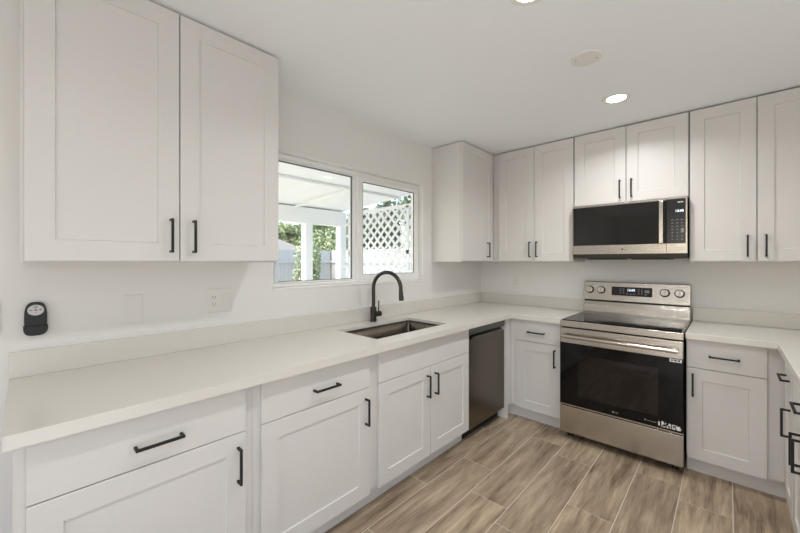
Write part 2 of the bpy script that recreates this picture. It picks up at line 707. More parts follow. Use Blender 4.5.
mb.box(-.053, -.043, -1.778, -1.762, 1.585, 1.665)
mb.box(-.043, -.035, -1.776, -1.764, 1.60, 1.625)
mb.build('latch', M['vinyl'], win, bevel=.003)
# white sill board on the bottom of the recess
tag(MB().box(-.14, .008, WY0 + .001, WY1 - .001, WZ0 - .0, WZ0 + .011).build('trim_1', M['vinyl'], bevel=.003), kind='structure')

# ---------------------------------------------------------------- left base run (faces +x)
WF = .610
dz = (.105, .6865)      # door heights
rz = (.690, .868)      # drawer heights
HV = .565              # centre of upright handles
HD = .767


def door(u0, u1, h=None, v=dz): return dict(k='door', u0=u0, u1=u1, v0=v[0], v1=v[1], h=h)
def drawer(u0, u1, h=None): return dict(k='drawer', u0=u0, u1=u1, v0=rz[0], v1=rz[1], h=h)


base_cabinet(F_left, -3.575, -2.9065, WF, [drawer(-3.549, -2.940, (-3.237, .760, False)), door(-3.549, -2.940, (-2.972, HV, True))],
             'white base cabinet at the open left end of the counter', zb=.112)
base_cabinet(F_left, -2.9065, -2.207, WF, [drawer(-2.873, -2.267, (-2.556, .765, False)), door(-2.873, -2.267, (-2.300, HV, True))],
             'white base cabinet with one wide drawer and door between the sink cabinet and end cabinet', zb=.112)
base_cabinet(F_left, -2.207, -1.262, WF, [dict(k='false_front', u0=-2.199, u1=-1.270, v0=rz[0], v1=rz[1]),
             door(-2.199, -1.736, (-1.752 - .022, HV, True)), door(-1.731, -1.270, (-1.731 + .042, HV, True))],
             'white base cabinet with a pair of doors under the sink', zb=.112)

# dishwasher
DY0, DY1 = -1.256, -.680
dw = thing('dishwasher', (.3, (DY0 + DY1) / 2, 0), 'stainless steel dishwasher under the counter next to the corner', 'dishwasher')
MB().box(.03, .585, DY0, DY1, .09, .868).build('tub', M['darksteel'], dw)
mb = MB()
mb.box(.586, .622, DY0 + .002, DY1 - .002, .092, .775)
mb.build('door', M['steel_y'], dw, bevel=.004)
# pocket handle: a lip leaning out over the recess
mb = MB()
mb.prism([(.586, .775), (.622, .775), (.626, .788), (.612, .796), (.600, .786), (.586, .780)], lambda a, b: (a, DY0 + .05, b), lambda a, b: (a, DY1 - .05, b))
mb.build('pocket_handle', M['steel_d'], dw)
mb = MB()
mb.prism([(.586, .800), (.612, .803), (.624, .812), (.624, .868), (.586, .868)], lambda a, b: (a, DY0 + .002, b), lambda a, b: (a, DY1 - .002, b))
mb.build('control_strip', M['steel_d'], dw)
MB().box(.540, .555, DY0, DY1, .0, .088).build('toe_panel', M['dark'], dw)

# white panel closing the dishwasher bay, and the corner filler
mb = MB()
mb.box(.03, .645, -.678, -.6605, 0, .873)
mb.box(.600, .645, -.660, -.601, .112, .873)
mb.box(.560, .600, -.660, -.552, 0, .112)
mb.box(.600, .6452, -.560, -.550, 0, .112)
tag(mb.build('filler_panel', M['cab']), 'white upright panel between the dishwasher and the corner', 'panel')

# ---------------------------------------------------------------- back base run (faces -y)
base_cabinet(F_back, .6455, 1.082, .600, [drawer(.700, 1.070, (.878, .772, False)), door(.700, 1.070, (1.030, .581, True))],
             'narrow white base cabinet between the dishwasher corner and the range', zb=.112)
base_cabinet(F_back, 1.853, 2.299, .600, [drawer(1.858, 2.219, (2.035, .776, False)), door(1.858, 2.219, (1.888, .581, True))],
             'white base cabinet immediately right of the range', zb=.112)

# ---------------------------------------------------------------- right base run (faces -x); face at x = 2.30, doors at 2.28
WR = 2.905 - 2.300
base_cabinet(F_right, -1.030, -.6225, WR, [drawer(-1.010, -.722, (-.862, HD, False)), door(-1.010, -.722, (-.962, HV, True))],
             'white base cabinet with a single door in the right hand inner corner', zb=.112)
base_cabinet(F_right, -1.650, -1.030, WR, [drawer(-1.638, -1.042, (-1.395, .77, False)), door(-1.638, -1.3425, (-1.378, HV, True)), door(-1.3375, -1.042, (-1.302, HV, True))],
             'white base cabinet with paired doors at the near right end of the kitchen', zb=.112)

# ---------------------------------------------------------------- countertops
SX0, SX1, SY0, SY1 = .160, .545, -2.135, -1.425
CT0, CT1 = .8745, .914
ct = thing('countertop', (.3, -1.8, CT0), 'long L-shaped cream quartz countertop along the window wall', 'countertop', 'quartz countertops')
xs = [.001, SX0, SX1, .672, 1.0865]
ys = [-3.592, SY0, SY1, -.660, -.001]


def keepL(x, y):
    if SX0 < x < SX1 and SY0 < y < SY1: return False
    return x < .672 or y > -.660


CTM = .8945       # the slab is thin, its front edge is built up
mb = MB().grid_solid(xs, ys, keepL, CTM, CT1)
mb.grid_solid([.001, .636, .672, 1.0865], [-3.592, -3.572, -.660, -.624], lambda x, y: (y < -3.572 and x < .672) or (.636 < x < .672 and y < -.66) or (x > .636 and y > -.66), CT0, CTM)
mb.build('slab', M['counter'], ct)
mb = MB()
mb.grid_solid([.001, .020, 1.0865], [-3.592, -.020, -.001], lambda x, y: x < .02 or y > -.02, CT1 + .0003, 1.016)
mb.build('backsplash', M['counter'], ct, bevel=.0015)

ct = thing('countertop', (2.4, -.5, CT0), 'cream quartz countertop turning the corner to the right of the range', 'countertop', 'quartz countertops')
MB().grid_solid([1.853, 2.257, 2.904], [-1.665, -.660, -.001], lambda x, y: x > 2.257 or y > -.66, CT0, CT1).build('slab', M['counter'], ct, bevel=.003)
MB().grid_solid([1.853, 2.884, 2.904], [-1.66, -.020, -.001], lambda x, y: x > 2.884 or y > -.02, CT1 + .0003, 1.016).build('backsplash', M['counter'], ct, bevel=.0015)

# ---------------------------------------------------------------- sink
sk = thing('kitchen_sink', ((SX0 + SX1) / 2, (SY0 + SY1) / 2, .65), 'rectangular stainless undermount sink set in the counter below the window', 'sink')
sb = MB()
a, b_, c_, d_ = SX0 - .004, SX1 + .004, SY0 - .004, SY1 + .004
o_t = .8935
ZB = .665


def rrect(x0, x1, y0, y1, r, n=5):
    P = []
    for (cx, cy, s0) in ((x1 - r, y1 - r, 0), (x0 + r, y1 - r, 90), (x0 + r, y0 + r, 180), (x1 - r, y0 + r, 270)):
        for i in range(n + 1):
            t = R(s0 + 90 * i / n)
            P.append((cx + r * math.cos(t), cy + r * math.sin(t)))
    return P


rings = []
for (g_, z, r) in ((-.012, o_t - .0012, .03), (-.012, o_t, .03), (0, o_t, .018), (.002, ZB + .012, .018), (.014, ZB, .018)):
    rings.append(sb.verts([(x, y, z) for x, y in rrect(a + g_, b_ - g_, c_ + g_, d_ - g_, r)]))
for A, B in zip(rings, rings[1:]):
    n = len(A)
    for i in range(n):
        sb.bm.faces.new((A[i], A[(i + 1) % n], B[(i + 1) % n], B[i]))
sb.bm.faces.new(rings[-1])
o = sb.build('basin', M['steel_s'], sk, recalc=True, smooth=True)
sm = o.modifiers.new('thick', 'SOLIDIFY')
sm.thickness = .0012
sm.offset = -1
mb = MB()
mb.cyl(((SX0 + SX1) / 2 - .05, (SY0 + SY1) / 2, ZB + .0005), (0, 0, 1), .045, .004)
dr = mb.build('drain', M['chrome'], sk, smooth=True)
MB().cyl(((SX0 + SX1) / 2 - .05, (SY0 + SY1) / 2, ZB + .0046), (0, 0, 1), .03, .001).build('strainer', M['dark'], dr)

# ---------------------------------------------------------------- faucet
fx, fy = .088, -1.742
fc = thing('faucet', (fx, fy, CT1), 'dark gooseneck pull-down faucet standing behind the sink', 'faucet')
mb = MB()
mb.cyl((fx, fy, CT1 + .0003), (0, 0, 1), .0255, .006)
mb.cyl((fx, fy, CT1 + .006), (0, 0, 1), .0235, .106)
mb.build('body', M['gunmetal'], fc, smooth=True, bevel=.001)
aim = Vector((math.cos(R(12)), math.sin(R(12)), 0))
ra = .121
zc_ = CT1 + .254
pts = [Vector((fx, fy, CT1 + .112)), Vector((fx, fy, CT1 + .16)), Vector((fx, fy, zc_ - .03))]
for i in range(0, 19):
    t = R(180 - i * 10.2)
    pts.append(Vector((fx, fy, zc_)) + aim * (ra + ra * math.cos(t)) + Vector((0, 0, ra * math.sin(t))))
mb = MB()
mb.tube(pts, .0140, 20)
mb.build('spout', M['gunmetal'], fc, smooth=True)
e0, e1 = pts[-1], pts[-2]
dd = (e0 - e1).normalized()
dd = (dd + aim * .04).normalized()
mb = MB()
mb.tube([e0 - dd * .002, e0 + dd * .02, e0 + dd * .05, e0 + dd * .071, e0 + dd * .074], [.0148, .0150, .0178, .0178, .0155], 20)
mb.build('spray_head', M['gunmetal'], fc, smooth=True)
mb = MB()
mb.cyl((fx, fy + .018, CT1 + .054), (0, 1, 0), .0215, .052)
lv = mb.build('handle', M['gunmetal'], fc, smooth=True, bevel=.001)
mb = MB()
mb.tube([(fx, fy + .052, CT1 + .066), (fx + .001, fy + .054, CT1 + .11), (fx + .002, fy + .055, CT1 + .155)], [.0048, .0045, .004], 12)
mb.build('lever', M['gunmetal'], lv, smooth=True)

# ---------------------------------------------------------------- wall cabinets
UZ0, UZ1 = 1.366, 2.431
DZ0, DZ1 = 1.373, 2.428
UH = 1.479
wall_cabinet(F_left, -3.562, -2.640, UZ0, UZ1, .320,
             [dict(u0=-3.553, u1=-3.0985, v0=DZ0, v1=DZ1, h=(-3.131, UH, True)), dict(u0=-3.0945, u1=-2.645, v0=DZ0, v1=DZ1, h=(-3.045, UH, True))],
             'large white double-door wall cabinet at the left, beside the window')
wall_cabinet(F_left, -.912, -.322, UZ0, UZ1, .320,
             [dict(u0=-.908, u1=-.358, v0=DZ0, v1=DZ1, h=(-.478, UH, True))],
             'white single-door wall cabinet right of the window with its end panel showing')
wall_cabinet(F_back, .3215, 1.086, UZ0, UZ1, .320,
             [dict(u0=.392, u1=.7425, v0=DZ0, v1=DZ1, h=(.708, UH, True)), dict(u0=.7465, u1=1.083, v0=DZ0, v1=DZ1, h=(.773, UH, True))],
             'tall white double-door wall cabinet between the corner and microwave')
wall_cabinet(F_back, 1.0875, 1.850, 1.829, UZ1, .320,
             [dict(u0=1.093, u1=1.4675, v0=1.834, v1=DZ1, h=(1.430, 1.938, True)), dict(u0=1.4715, u1=1.846, v0=1.834, v1=DZ1, h=(1.507, 1.938, True))],
             'short white double-door wall cabinet directly above the microwave')
wall_cabinet(F_back, 1.852, 2.530, UZ0, UZ1, .320,
             [dict(u0=1.857, u1=2.187, v0=DZ0, v1=DZ1, h=(2.146, UH - .008, True)), dict(u0=2.191, u1=2.524, v0=DZ0, v1=DZ1, h=(2.230, UH - .008, True))],
             'tall white double-door wall cabinet right of the microwave')

# ---------------------------------------------------------------- microwave
mx0, mx1 = 1.094, 1.845
mzb, mzt = 1.392, 1.825
MF = .395
mw = thing('microwave', (1.47, -.2, mzb), 'stainless over-the-range microwave with black glass door above the range', 'microwave')
MB().box(mx0, mx1, -.355, -.003, mzb + .016, mzt).build('housing', M['darksteel'], mw)
XS = 1.728          # split between door and control panel
mb = MB()
mb.box(mx0, XS - .001, -MF, -.357, 1.428, 1.498)
mb.box(mx0, XS - .001, -MF, -.357, 1.811, mzt)
mb.box(mx0, mx0 + .006, -MF, -.357, 1.498, 1.811)
dr = mb.build('door', M['steel_x'], mw)
MB().box(mx0 + .0062, XS - .0015, -MF + .0005, -.357, 1.4985, 1.8105).build('door_glass', M['mwglass'], dr)
# upright handle with two feet
mb = MB()
mb.box(1.688, 1.712, -MF - .034, -MF - .020, 1.500, 1.806)
mb.box(1.690, 1.710, -MF - .021, -MF, 1.512, 1.530)
mb.box(1.690, 1.710, -MF - .021, -MF, 1.778, 1.796)
mb.build('handle', M['steel_v'], dr, bevel=.003)
mb = MB()
mb.box(XS + .001, mx1, -MF, -.357, 1.428, 1.498)
mb.box(mx1 - .008, mx1, -MF, -.357, 1.498, mzt)
mb.box(XS + .001, mx1 - .008, -MF, -.357, 1.815, mzt)
cp = mb.build('control_panel', M['steel_x'], mw)
MB().box(XS + .0012, mx1 - .0082, -MF + .0004, -.357, 1.4985, 1.8145).build('panel_glass', M['bpanel'], cp)
kz = MB()
yk = -MF + .0004
for r_ in range(3):
    for c in range(3):
        x = 1.762 + c * .027
        z = 1.665 - r_ * .0225
        kz.box(x - .007, x + .007, yk - .0006, yk, z - .0016, z + .0016)
for r_ in range(4):
    for c in range(3):
        x = 1.762 + c * .027
        z = 1.598 - r_ * .024
        if c == 2 and r_ < 1: continue
        kz.box(x - .003, x + .003, yk - .0006, yk, z - .003, z + .003)
kz.box(1.810, 1.826, yk - .0006, yk, 1.575, 1.604)
kz.build('keypad', M['grey'], cp)
MB().box(1.783, 1.835, yk - .0006, yk, 1.757, 1.762).build('display_edge', M['dark'], cp)
text('display_digits', '12:05', cp, .022, (1.802, yk - .0012, 1.727), (R(90), 0, 0), M['digits'])
kz = MB()
for i, wd in enumerate((.006, .005, .006, .005)):
    kz.box(1.793 + i * .008, 1.793 + i * .008 + wd, yk - .0006, yk, 1.786, 1.793)
kz.build('panel_mark', M['white'], cp)
# bottom grease-filter tray under the cabinet line
mb = MB()
mb.prism([(-.003, mzb + .015), (-.003, mzb), (-.34, mzb - .002), (-.385, mzb + .008), (-.392, 1.4265), (-.356, 1.4265)], lambda a, b: (mx0 + .002, a, b), lambda a, b: (mx1 - .002, a, b))
mb.build('vent_base', M['darksteel'], mw)
mb = MB()
mb.box(mx0 + .10, mx0 + .34, -.34, -.10, mzb - .008, mzb - .0025)
mb.box(mx1 - .34, mx1 - .10, -.34, -.10, mzb - .008, mzb - .0025)
mb.build('filter', M['dark'], mw)
mb = MB()
mb.cyl((1.455, -MF, 1.463), (0, -1, 0), .006, .0006)
mb.build('logo_disc', M['darksteel'], dr)
text('brand_lettering', 'LG', dr, .014, (1.474, -MF - .0006, 1.463), (R(90), 0, 0), M['darksteel'])

# ---------------------------------------------------------------- range
rx0, rx1 = 1.092, 1.846
rg = thing('range', (1.47, -.35, 0), 'freestanding stainless electric range with black glass oven door', 'range')
MB().box(rx0 + .002, rx1 - .002, -.640, -.020, .045, .894).build('body', M['dark'], rg)
# feet
for x in (rx0 + .05, rx1 - .05):
    for y in (-.60, -.08):
        MB().cyl((x, y, 0), (0, 0, 1), .02, .045, r2=.016).build('foot', M['blackp'], rg, smooth=True)
# steel cooktop rim with glass laid in
mb = MB()
mb.box(rx0, rx1, -.690, -.642, .866, .913)
mb.box(rx0, rx1, -.641, -.052, .895, .913)
mb.build('cooktop_frame', M['steel_x'], rg, bevel=.003)
MB().box(rx0 + .010, rx1 - .010, -.672, -.100, .9132, .918).build('cooktop_glass', M['cooktop'], rg, bevel=.002)
RINGM = simple('burner_ring', '3c3b3c', .3)
for (x, y, r) in ((1.28, -.50, .115), (1.66, -.50, .095), (1.28, -.22, .08), (1.66, -.22, .08), (1.47, -.18, .05)):
    n = 48
    mb = MB()
    A = [mb.bm.verts.new((x + r * math.cos(2 * math.pi * i / n), y + r * math.sin(2 * math.pi * i / n), .9182)) for i in range(n)]
    B = [mb.bm.verts.new((x + (r - .0015) * math.cos(2 * math.pi * i / n), y + (r - .0015) * math.sin(2 * math.pi * i / n), .9182)) for i in range(n)]
    for i in range(n):
        mb.bm.faces.new((A[i], A[(i + 1) % n], B[(i + 1) % n], B[i]))
    mb.build('burner_ring', RINGM, rg)
# riser and control panel
mb = MB()
mb.prism([(-.020, .9135), (-.100, .9135), (-.100, .930), (-.088, .985), (-.072, 1.020), (-.020, 1.020)], lambda a, b: (rx0 + .004, a, b), lambda a, b: (rx1 - .003, a, b))
mb.build('riser', M['steel_x'], rg, bevel=.003)
mb = MB()
mb.box(rx0 + .006, rx1 - .006, -.070, -.022, 1.0202, 1.0298)
mb.build('vent_gap', M['dark'], rg)
PY0, PY1 = -.092, -.068     # front at the bottom, front at the top
mb = MB()
mb.prism([(-.020, 1.030), (PY0, 1.030), (PY1, 1.188), (-.060, 1.192), (-.020, 1.192)], lambda a, b: (rx0 + .002, a, b), lambda a, b: (rx1 - .002, a, b))
bgd = mb.build('backguard', M['steel_x'], rg, bevel=.003)
sl = math.atan2(PY1 - PY0, .158)


def onpanel(x, z, out=0.0):
    y = PY0 + (PY1 - PY0) * (z - 1.030) / .158
    return Vector((x, y - out * math.cos(sl), z + out * math.sin(sl)))


def panel_box(mb, x0, x1, z0, z1, o0, o1):
    p = [onpanel(x0, z0, o1), onpanel(x1, z0, o1), onpanel(x1, z0, o0), onpanel(x0, z0, o0),
         onpanel(x0, z1, o1), onpanel(x1, z1, o1), onpanel(x1, z1, o0), onpanel(x0, z1, o0)]
    mb.hexa(p)


mb = MB()
panel_box(mb, 1.316, 1.604, 1.078, 1.152, 0, .0012)
ds = mb.build('display_glass', M['bpanel'], bgd)
kz = MB()
for c in (1.382, 1.404, 1.512, 1.534):
    for z in (1.134, 1.118, 1.101):
        panel_box(kz, c - .006, c + .006, z - .0025, z + .0025, .0012, .0016)
for c in (1.43, 1.455, 1.48, 1.56):
    panel_box(kz, c - .008, c + .008, 1.093, 1.098, .0012, .0016)
panel_box(kz, 1.552, 1.585, 1.110, 1.132, .0012, .0016)
kz.build('touch_keys', M['grey'], ds)
nrm = Vector((0, -math.cos(sl), math.sin(sl)))
text('clock_digits', '12:05', ds, .026, onpanel(1.459, 1.126, .002), (R(90) - sl, 0, 0), M['digits'])
for kx, kz_ in ((1.146, 1.118), (1.236, 1.118), (1.686, 1.118), (1.778, 1.118)):
    mb = MB()
    p = onpanel(kx, kz_, .0)
    mb.cyl(p + nrm * .004, nrm, .0275, .024, n=36, r2=.0245)
    kb = mb.build('knob', M['chrome'], bgd, smooth=True, bevel=.001)
    MB().cyl(p, nrm, .0325, .004, n=36).build('skirt', M['dark'], kb, smooth=True)
    mb = MB()
    panel_box(mb, kx - .006, kx + .006, kz_ - .0255, kz_ + .0255, .0275, .036)
    mb.build('grip', M['steel_v'], kb, bevel=.002)
    mb = MB()
    for a_ in range(-120, 121, 30):
        q_ = onpanel(kx + .038 * math.sin(R(a_)), kz_ + .038 * math.cos(R(a_)), .0)
        mb.cyl(q_, nrm, .0014, .0004, n=8)
    mb.build('dial_marks', M['dark'], bgd)
# oven door
mb = MB()
mb.box(rx0 + .001, rx1 - .001, -.696, -.648, .744, .858)
dr = mb.build('oven_door', M['steel_x'], rg, bevel=.003)
mb = MB()
mb.box(rx0 + .001, rx1 - .001, -.694, -.648, .275, .7435)
mb.build('door_glass', M['bglass'], dr, bevel=.002)
MB().box(rx0 + .13, rx1 - .13, -.6948, -.6942, .345, .665).build('oven_window', M['ovenpane'], dr)
mb = MB()
mb.box(rx0 + .001, rx1 - .001, -.697, -.648, .2655, .2745)
mb.build('door_bottom_trim', M['steel_x'], dr)
# broad handle bar on two brackets
mb = MB()
mb.tube([(rx0 + .026, -.742, .800), (rx1 - .026, -.742, .800)], .0135, 20)
for x in (rx0 + .035, rx1 - .045):
    mb.box(x - .014, x + .014, -.740, -.695, .789, .811)
mb.build('handle', M['steel_x'], dr, smooth=True)
text('brand_lettering', 'LG', dr, .016, (1.478, -.6948, .300), (R(90), 0, 0), M['grey'])
MB().cyl((1.456, -.694, .300), (0, -1, 0), .007, .0008, n=24).build('logo_disc', M['grey'], dr)
# stickers on the glass
mb = MB()
mb.box(1.776, 1.838, -.6952, -.6942, .722, .742)
st = mb.build('rating_sticker', M['white'], dr)
mb = MB()
for x in (1.782, 1.800, 1.818):
    mb.box(x, x + .011, -.6956, -.6952, .728, .738)
mb.build('sticker_print', M['bpanel'], st)
mb = MB()
rs = random.Random(5)
mb.box(1.640, 1.648, -.6948, -.6940, .300, .311)
x = 1.652
while x < 1.702:
    mb.box(x, x + .004, -.6946, -.6940, .300 + .002 * rs.random(), .306)
    x += .0055
mb.build('caption_print', M['grey'], dr)
mb = MB()
mb.box(1.716, 1.724, -.6948, -.6940, .290, .316)
x = 1.732
while x < 1.830:
    for z in (.313, .305, .297, .289):
        if rs.random() < .72:
            wd = .003 + .006 * rs.random()
            mb.box(x, x + wd, -.6948, -.6940, z - .003, z + .003)
    x += .0095
mb.box(1.733, 1.745, -.6949, -.6940, .302, .322)
mb.box(1.812, 1.830, -.6949, -.6940, .286, .312)
mb.build('care_print', M['white'], dr)
# storage drawer
mb = MB()
mb.prism([(-.648, .052), (-.690, .052), (-.697, .062), (-.697, .258), (-.648, .2605)], lambda a, b: (rx0 + .001, a, b), lambda a, b: (rx1 - .001, a, b))
mb.build('storage_drawer', M['steel_x'], rg, bevel=.003)


# ---------------------------------------------------------------- switches and sockets
def plate(F, u0, u1, v0, v1, label, cat, name, inserts, w=.0):
    r = thing(name, F((u0 + u1) / 2, v0, w), label, cat, 'wall plates')
    mb = MB()
    fbox(mb, F, u0, u1, v0, v1, w + .0003, w + .006)
    mb.build('cover_plate', M['plate'], r, bevel=.003)
    for kind, c in inserts:
        zc = (v0 + v1) / 2
        if kind == 'rocker':
            mb = MB()
            fbox(mb, F, c - .0165, c + .0165, zc - .0335, zc + .0335, w + .0062, w + .009)
            mb.build('rocker', M['plate'], r, bevel=.002)
        elif kind == 'socket':
            mb = MB()
            fbox(mb, F, c - .0165, c + .0165, zc - .0335, zc + .0335, w + .0062, w + .0080)
            so = mb.build('socket', M['plate'], r, bevel=.001)
            for s_ in (-1, 1):
                mb = MB()
                z = zc + s_ * .019
                fbox(mb, F, c - .0075, c - .0050, z - .002, z + .006, w + .0080, w + .0084)
                fbox(mb, F, c + .0050, c + .0075, z - .002, z + .006, w + .0080, w + .0084)
                fbox(mb, F, c - .002, c + .002, z - .009, z - .005, w + .0080, w + .0084)
                mb.build('slots', M['dark'], so)
        elif kind == 'screw':
            for s_ in (-1, 1):
                mb = MB()
                p = F(c, zc + s_ * .048, w + .0058)
                ax = Vector(F(c, zc, 1)) - Vector(F(c, zc, 0))
                mb.cyl(p, ax, .003, .0008, n=12)
                mb.build('screw', M['plate'], r)
    return r


plate(F_left, -3.243, -3.163, 1.080, 1.214, 'blank cream wall plate under the left wall cabinet', 'wall plate', 'blank_wall_plate', [('screw', -3.203)])
plate(F_left, -2.878, -2.750, 1.092, 1.222, 'double wall plate with a socket and rocker switch left of the window', 'outlet', 'outlet_plate', [('socket', -2.845), ('rocker', -2.783)])
plate(F_left, -3.700, -3.612, 1.095, 1.222, 'switch plate cut by the left edge of the photo', 'switch', 'switch_plate', [('rocker', -3.656)])
plate(F_back, .374, .446, 1.090, 1.213, 'narrow wall plate nearer the corner on the range wall', 'outlet', 'outlet_plate', [('socket', .410)])
plate(F_back, .511, .600, 1.090, 1.215, 'wider wall plate nearer the range on the range wall', 'switch', 'switch_plate', [('rocker', .5555)])

# ---------------------------------------------------------------- remote control in its wall cradle
rm = thing('remote_control', (.01, -3.519, 1.075), 'black remote with white oval dial in a cradle on the wall', 'remote')


def stadium(cy, cz, hw, hh, p=2.6, n=40, low=1.0):
    P = []
    for i in range(n):
        t = 2 * math.pi * i / n
        c, s_ = math.cos(t), math.sin(t)
        P.append((cy + hw * math.copysign(abs(c) ** (2 / p), c), cz + hh * math.copysign(abs(s_) ** (2 / p), s_)))
    return P


mb = MB()
mb.prism(stadium(-3.519, 1.141, .0325, .067, 3.0), lambda a, b: (.0042, a, b), lambda a, b: (.021, a, b))
mb.build('case', M['blackp'], rm, bevel=.004, seg=3)
mb = MB()
mb.prism([(y, z) for y, z in stadium(-3.519, 1.114, .0350, .040, 3.2) if z < 1.126] , lambda a, b: (.0004, a, b), lambda a, b: (.0255, a, b))
mb.build('cradle', M['blackp'], rm, bevel=.003)
mb = MB()
mb.prism(stadium(-3.519, 1.176, .0235, .0212, 2), lambda a, b: (.0206, a, b), lambda a, b: (.0222, a, b))
dl = mb.build('dial', M['dial'], rm)
mb = MB()
mb.box(.0222, .0228, -3.523, -3.515, 1.174, 1.179)
mb.box(.0222, .0228, -3.520, -3.517, 1.164, 1.167)
mb.build('red_buttons', M['red'], dl)
mb = MB()
mb.box(.0222, .0228, -3.537, -3.529, 1.175, 1.177)
mb.box(.0222, .0228, -3.509, -3.502, 1.176, 1.179)
mb.box(.0222, .0228, -3.525, -3.513, 1.187, 1.190)
mb.build('dial_print', M['bpanel'], dl)


# ---------------------------------------------------------------- ceiling
def can_light(x, y, label, power=None):
    r = thing('recessed_light', (x, y, CEIL - .004), label, 'ceiling light', 'recessed ceiling lights')
    mb = MB()
    n = 48
    ringp = [(.082, 0), (.080, -.0035), (.060, -.0035), (.056, -.001), (.056, 0)]
    V = [[mb.bm.verts.new((x + q * math.cos(2 * math.pi * i / n), y + q * math.sin(2 * math.pi * i / n), CEIL - .0004 + z)) for i in range(n)] for q, z in ringp]
    for k in range(len(V)):
        A, B = V[k], V[(k + 1) % len(V)]
        for i in range(n):
            mb.bm.faces.new((A[i], A[(i + 1) % n], B[(i + 1) % n], B[i]))
    mb.build('trim_ring', M['plate'], r, smooth=True)
    MB().cyl((x, y, CEIL - .0024), (0, 0, 1), .0555, .0018, n=40).build('diffuser', M['led'], r)
    d = bpy.data.lights.new('lamp_glow', 'AREA')
    d.shape = 'DISK'
    d.size = .11
    d.energy = LAMP if power is None else power
    d.spread = math.radians(150)
    d.color = (1, 1, 1)
    lo = bpy.data.objects.new('lamp_glow', d)
    COL.objects.link(lo)
    lo.parent = r
    lo.location = (0, 0, -.006)


can_light(1.516, -.897, 'lit round ceiling light in front of the range')
can_light(1.480, -2.190, 'lit round ceiling light at the top edge of the photo')
can_light(1.480, -3.43, 'added unseen round ceiling light above the near end of the kitchen', LAMP_ADDED)  # this and the looped ceiling lights are unseen, added to fill the room
for cx_, cy_, where in ((3.6, -2.4, 'beside the kitchen'), (3.6, -4.4, 'in the middle of the dining side'), (1.5, -5.6, 'near the rear patio door'), (3.7, -6.2, 'in the far dining corner')):
    can_light(cx_, cy_, 'added unseen round ceiling light ' + where, LAMP_ADDED)
mb = MB()
mb.cyl((1.509, -1.540, CEIL - .0004), (0, 0, -1), .076, .009, n=48, r2=.072)
o = mb.build('ceiling_cover_plate', M['plate'], smooth=True, bevel=.001)
tag(o, 'blank round white cover plate on the ceiling between the two lights', 'cover plate')
for s_ in (-1, 1):
    MB().cyl((1.509 + s_ * .045, -1.540 + s_ * .02, CEIL - .0094), (0, 0, -1), .004, .001, n=12).build('screw', M['grey'], o)

# ---------------------------------------------------------------- outside
GZ = -.15
tag(MB().box(-3.9, -.151, -8, 9, GZ - .1, GZ).build('ground_patio', M['conc']), kind='structure')
tag(MB().box(-60, -3.901, -40, 60, GZ - .12, GZ - .02).build('ground_yard', simple('dry_lawn', 'b3ab8a', .95, bump=.4, bscale=6)), kind='structure')

# patio cover: painted roof deck on beams and posts
pc = thing('patio_cover', (-1.9, -1.5, GZ), 'white patio cover with beams and square posts outside the window', 'patio cover')
mb = MB()
n = 19
for i in range(n):     # boards of the deck, running out from the house
    y0 = -4.825 + i * .29
    mb.hexa([(-.151, y0, 2.52), (-.151, y0 + .286, 2.52), (-3.75, y0 + .286, 2.30), (-3.75, y0, 2.30),
             (-.151, y0, 2.56), (-.151, y0 + .286, 2.56), (-3.75, y0 + .286, 2.34), (-3.75, y0, 2.34)])
mb.build('roof_deck', M['outw'], pc)
for y in (-3.2, -.40):
    mb = MB()
    mb.hexa([(-.16, y, 2.475), (-.16, y + .045, 2.475), (-3.6, y + .045, 2.265), (-3.6, y, 2.265),
             (-.16, y, 2.515), (-.16, y + .045, 2.515), (-3.6, y + .045, 2.305), (-3.6, y, 2.305)])
    mb.build('rafter', M['outw'], pc)
MB().box(-1.90, -1.86, -4.8, .69, 2.375, 2.41).build('crossbeam', M['outw'], pc)
MB().box(-3.45, -3.31, -5, .69, 2.03, 2.30).build('header_beam', M['outw'], pc)
for y in (-3.1, -.13, .615):
    MB().box(-3.45, -3.31, y - .07, y + .07, GZ, 2.03).build('post', M['outw'], pc)
pl = thing('patio_light', (-1.31, -1.26, 2.414), 'round light on the underside of the patio cover', 'ceiling light')
MB().cyl((-1.31, -1.26, 2.420), (0, 0, 1), .085, .022, n=32).build('trim_ring', M['plate'], pl)
MB().cyl((-1.31, -1.26, 2.414), (0, 0, 1), .07, .0058, n=32).build('diffuser', emis('patio_lamp', (1, .97, .9), 6), pl)

